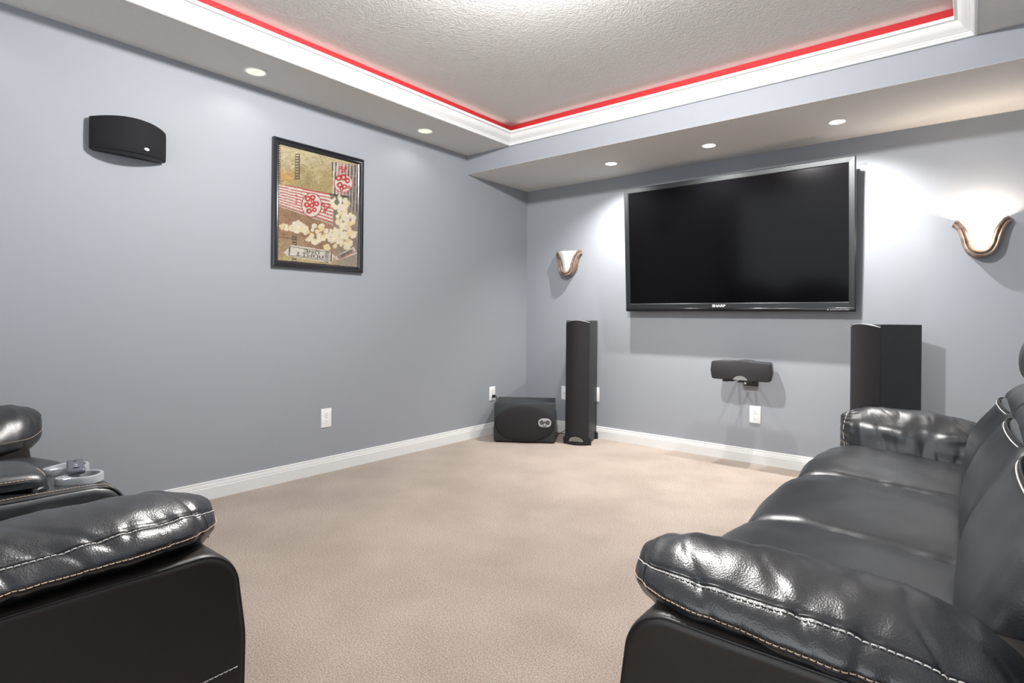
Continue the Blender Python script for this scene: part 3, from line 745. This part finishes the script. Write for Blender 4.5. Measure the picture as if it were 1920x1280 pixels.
def arm_panel(parent, sgn, yc, x0, depth, top, w_in=-.12, w_out=.147, stitch_z=.366):
    pr = rounded([(x0+.001, .03, .035), (x0-.001, top-.17, .3), (x0+.020, top, .078), (x0+depth, top, .06), (x0+depth, .03, .035)])
    a, b_ = sorted((yc+sgn*w_in, yc+sgn*w_out))
    def dsp(v, q): return leather_noise(v, .0015, 6)
    rings = pillow_prof(pr, a, b_, .016, 0, 200, 30, dsp, raw=True)
    o = MB().loft(rings).build('arm_panel', VINYL, parent)
    ye = yc+sgn*(w_out+.0006)
    pts = [(x0+.018, ye, stitch_z), (x0+.3, ye, stitch_z-.004), (x0+depth-.05, ye, stitch_z-.006)]
    P2, _ = spline(pts, 60, False); MB().stitches(P2, [Vector((0, sgn, 0))]*len(P2), r=.0010).build('stitching', THREAD_W, o)
    # welt round the outer edge of the side panel
    ring = rings[7] if sgn < 0 else rings[-8]
    P3 = [p for p in ring if p.x < x0+.42 and p.z > .06 and not (p.x > x0+.1 and p.z < top-.05)]
    k = max(range(len(P3)), key=lambda i: (P3[i]-P3[i-1]).length); P3 = P3[k:]+P3[:k]
    MB().tube(P3, .0024, 8).build('edge_welt', PIPING, o)
    return o
def seat_unit(parent, y0, y1, z=.5, x0=0, seed=0):
    pr = [(x0+.03, .30), (x0-.012, .36), (x0-.012, .415), (x0+.012, z-.030), (x0+.06, z-.006), (x0+.13, z+.004), (x0+.24, z), (x0+.36, z-.008), (x0+.48, z-.018), (x0+.56, z-.03), (x0+.58, z-.08), (x0+.56, .33), (x0+.3, .29)]
    def dsp(v, q):
        s_ = Vector((v.x, v.y+seed, v.z)); e_ = abs(q)**6
        return leather_noise(s_, .0060, 6.5)+leather_noise(s_, .0016, 17)+e_*leather_noise(s_, .0055, 30, (1, .3, .3))
    rings = pillow_prof(pr, y0+.0015, y1-.0015, .032, .022, 110, 46, dsp)
    o = MB().loft(rings).build('seat_cushion', LEATH_S, parent)
    # leg rest front below the seat
    pr2 = [(x0+.02, .07), (x0-.004, .10), (x0-.008, .2), (x0-.004, .29), (x0+.03, .325), (x0+.07, .32), (x0+.07, .07)]
    MB().loft(pillow_prof(pr2, y0+.004, y1-.004, .016, .006, 50, 30)).build('leg_rest', LEATH_S, parent)
    return o
def back_unit(parent, y0, y1, x0, seed=0, zoff=0):
    """x0: where the lumbar face meets the seat"""
    Z = zoff
    lum = [(x0+.02, .40+Z), (x0-.008, .47+Z), (x0-.014, .53+Z), (x0-.004, .60+Z), (x0+.022, .665+Z), (x0+.058, .720+Z), (x0+.082, .748+Z), (x0+.13, .757+Z), (x0+.22, .74+Z), (x0+.24, .60+Z), (x0+.2, .42+Z)]
    mid = [(x0+.095, .748+Z), (x0+.088, .765+Z), (x0+.112, .795+Z), (x0+.150, .820+Z), (x0+.175, .845+Z), (x0+.23, .85+Z), (x0+.25, .78+Z), (x0+.2, .745+Z)]
    hd = [(x0+.172, .842+Z), (x0+.134, .86+Z), (x0+.125, .90+Z), (x0+.136, .95+Z), (x0+.172, 1.0+Z), (x0+.24, 1.025+Z), (x0+.30, 1.01+Z), (x0+.32, .94+Z), (x0+.28, .86+Z)]
    def dsp(v, q):
        s_ = Vector((v.x, v.y+seed, v.z)); return leather_noise(s_, .004, 8)+abs(q)**4*leather_noise(s_, .005, 28, (.4, .4, 1))
    o = MB().loft(pillow_prof(lum, y0+.0015, y1-.0015, .055, .022, 90, 46, dsp)).build('back_cushion', LEATH_S, parent)
    MB().loft(pillow_prof(mid, y0+.004, y1-.004, .035, .010, 60, 40, dsp)).build('upper_back_cushion', LEATH_S, parent)
    MB().loft(pillow_prof(hd, y0+.006, y1-.006, .05, .016, 70, 44, dsp)).build('headrest', LEATH_S, parent)
    N_ = 40; pts = []
    for i in range(N_+1):
        q = i/N_*2-1; y = y0+.012+(y1-y0-.024)*i/N_; pull = .030*abs(q)**8
        pts.append(Vector((x0+.080-.022*(1-q*q)+pull*1.0, y, .752+.012*(1-q*q)+Z-pull*.25)))
    MB().tube(pts, .0032, 8).build('back_welt', PIPING, o)
    MB().stitches([p+Vector((-.004, 0, -.007)) for p in pts], [Vector((-.8, 0, .5)).normalized()]*len(pts), r=.0014, lift=.002).build('stitching', THREAD_W, o)
def sofa_body(parent, y0, y1, x0, depth):
    MB().bbox(x0+.05, y0+.02, .02, x0+depth, y1-.02, .34, .012).build('base', VINYL, parent, angle=40)
    MB().bbox(x0+depth-.30, y0+.02, .30, x0+depth, y1-.02, .93, .07, 5).build('back_shell', VINYL, parent, angle=40)
    for y in (y0+.07, y1-.07):
        for x in (x0+.1, x0+depth-.08): MB().lathe([(.025, 0), (.025, .022)], (x, y, 0), 16).build('foot', BLACKM, parent)

# three seat sofa along the right wall: local x runs from its front to its back (+X), y across
s1 = thing('recliner_sofa', 'black leather three-seat reclining sofa on the right with pale stitching', 'sofa', (2.80, -2.35, 0))
sofa_body(s1, -1.12, 1.10, .03, .93)
EDGE = [-.875, -.285, .305, .870]
for a, b_, sd in zip(EDGE, EDGE[1:], (0, 5, 9)):
    seat_unit(s1, a, b_, .497, .015, sd); back_unit(s1, a, b_, .515, sd)
arm_pillow(s1, -1, -.995, .055, .535, 0, 0)
arm_panel(s1, -1, -.995, .08, .86, .598)
fa = arm_pillow(s1, 1, .985, .045, .60, -.022, 21, soft=.8, deep=.05)
arm_panel(s1, 1, .985, .12, .82, .545, w_in=-.08)

# loveseat with console on the left: local x -> world -Y, local y -> world +X
s2 = thing('recliner_loveseat', 'black leather reclining loveseat on the left with a cupholder console', 'sofa', (1.19, -3.75, 0), -pi/2)
YN, YF = .89, -.765
sofa_body(s2, YF-.13, YN+.13, .03, .93)
seat_unit(s2, .145, YN-.15, .488, .02, 3); seat_unit(s2, YF+.13, -.165, .488, -.055, 13)
back_unit(s2, .145, YN-.15, .52, 3); back_unit(s2, YF+.15, -.165, .52, 13)
arm_pillow(s2, 1, YN, .008, .62, .014, 40, wide=1.04)
arm_panel(s2, 1, YN, .0, .93, .594, w_out=.150)
arm_pillow(s2, -1, YF, -.045, .66, -.002, 60, wide=1.04, inner=True)
arm_panel(s2, -1, YF, .0, .93, .594)
# console between the seats
c0, c1 = -.165, .143
pr = [(-.02+.03, .10), (-.045+.03, .2), (-.048+.03, .40), (-.040+.03, .47), (-.012+.03, .508), (.03+.03, .526), (.10, .530), (.3, .530), (.5, .530), (.56, .50), (.56, .1)]
pr = [(x-.062, z) for x, z in pr]
con = MB().loft(pillow_prof(pr, c0, c1, .026, .002, 110, 34, lambda v, q: leather_noise(v, .0012, 12))).build('console', LEATH_S, s2)
P2, _ = spline([(-.054, c1-.012, .487), (-.034, c1-.02, .514), (.006, c1-.022, .5275), (.2, c1-.022, .5315), (.4, c1-.022, .532), (.52, c1-.022, .531)], 60, False)
MB().stitches(P2, [Vector((-.3, .0, .9))]*len(P2), r=.0011, lift=.0012).build('stitching', THREAD, con)
P2, _ = spline([(-.060, c1-.003, .478), (-.039, c1-.008, .507), (.006, c1-.009, .521), (.2, c1-.009, .5245), (.4, c1-.009, .525), (.52, c1-.009, .524)], 60, False)
MB().tube(P2, .0028, 8).build('edge_welt', PIPING, con)
# padded storage lid
lid = [(.122, .518), (.108, .545), (.114, .568), (.145, .583), (.22, .588), (.34, .586), (.46, .58), (.50, .555), (.49, .518), (.3, .512)]
ld = MB().loft(pillow_prof(lid, c0+.02, c1-.045, .026, .006, 100, 34, lambda v, q: leather_noise(v, .003, 18))).build('storage_lid', LEATH_S, s2)
pts = []; NB = 60
yl0, yl1 = c0+.02, c1-.045
P2, _ = spline([(.50, yl1-.002, .562), (.3, yl1+.001, .566), (.17, yl1-.001, .564), (.128, yl1-.012, .561), (.111, yl1-.04, .560), (.107, (yl0+yl1)/2, .560), (.111, yl0+.04, .560), (.128, yl0+.012, .561), (.17, yl0+.001, .564), (.3, yl0-.001, .566)], 90, False)
cc = Vector((.3, (yl0+yl1)/2, .55))
ns = [Vector((p.x-cc.x if p.x < .17 else 0, p.y-cc.y, .05)).normalized() for p in P2]
MB().tube([p+n_*.001 for p, n_ in zip(P2, ns)], .0025, 8).build('edge_welt', PIPING, ld)
MB().stitches([p+n_*.0005+Vector((0, 0, .006)) for p, n_ in zip(P2, ns)], ns, r=.0011, lift=.0015).build('stitching', THREAD, ld)
# two silver cupholders with a tab and small keys
def cup(px, py, z):
    """local sofa frame; tab points towards the back (+x)"""
    NP = 56; Ro, Ri = .047, .037
    outp = []; inp = []
    for i in range(NP):
        a = 2*pi*i/NP; inp.append((px+Ri*cos(a), py+Ri*sin(a)))
        d_ = Vector((cos(a), sin(a))); r = Ro
        # hull of the ring circle and a smaller one for the tab
        for k in range(1, 17):
            t_ = k/16; cx_ = .050*t_; rr = Ro*(1-t_)+.022*t_
            B = d_.x*cx_; C = cx_*cx_-rr*rr; D2 = B*B-C
            if D2 > 0: r = max(r, B+sqrt(D2))
        outp.append((px+d_.x*r, py+d_.y*r))
    h = .022
    V = [(x, y, z) for x, y in outp]+[(x, y, z+h-.003) for x, y in outp]+[(px+(x-px)*.97, py+(y-py)*.97, z+h) for x, y in outp]+[(px+(x-px)*1.03, py+(y-py)*1.03, z+h) for x, y in inp]+[(x, y, z+h-.003) for x, y in inp]+[(x, y, z) for x, y in inp]
    F = [(k*NP+i, k*NP+(i+1) % NP, (k+1)*NP+(i+1) % NP, (k+1)*NP+i) for k in range(5) for i in range(NP)]
    o = MB().add(V, F).build('cupholder_ring', SILVER, s2, angle=35)
    MB().lathe([(Ri+.0005, .0015), (.001, .0015)], (px, py, z), 40).build('cup_well', DARKP, o, smooth=False)
    for dx, dy in ((.058, .008), (.058, -.008)):
        MB().lathe([(.0062, h-.001), (.0058, h+.0018), (.004, h+.0026), (.0002, h+.0028)], (px+dx, py+dy, z), 18).build('key', CHROME, o)
    MB().bbox(px+.040, py+.026, z+h-.001, px+.058, py+.029, z+h+.0008, .0004, 1).build('indicator_light', LED, o)
    return o
cup(.012, -.098, .5285); cup(.014, .055, .5285)
# remote control lying across the cupholders (a thing of its own)
rm = thing('remote_control', 'small grey remote control leaning across the two silver cupholders', 'remote', (1.168, -3.768, .5515), radians(-12))
rmm = MB().bbox(-.08, -.0215, 0, .08, .0215, .015, .006, 3)
rmm.build('body', REMOTE, rm, angle=40)
for x in (-.045, .0, .028): MB().lathe([(.0055, .013), (.005, .0155), (.0005, .016)], (x, .0, 0), 16).build('button', CHROME if x >= 0 else DARKP, rm)
MB().bbox(.045, -.008, .0135, .058, .008, .0150, .0006, 1).build('button', CHROME, rm)

# ceiling fixture in the middle of the tray, the room's main lamp
cf = thing('ceiling_lamp', 'round frosted ceiling lamp in the middle of the raised tray ceiling', 'light', (1.97, -2.62, ZT))
MB().lathe([(.001, 0), (.07, 0), (.07, -.004), (.001, -.005)], n=32).build('canopy', TRIM, cf, angle=40)
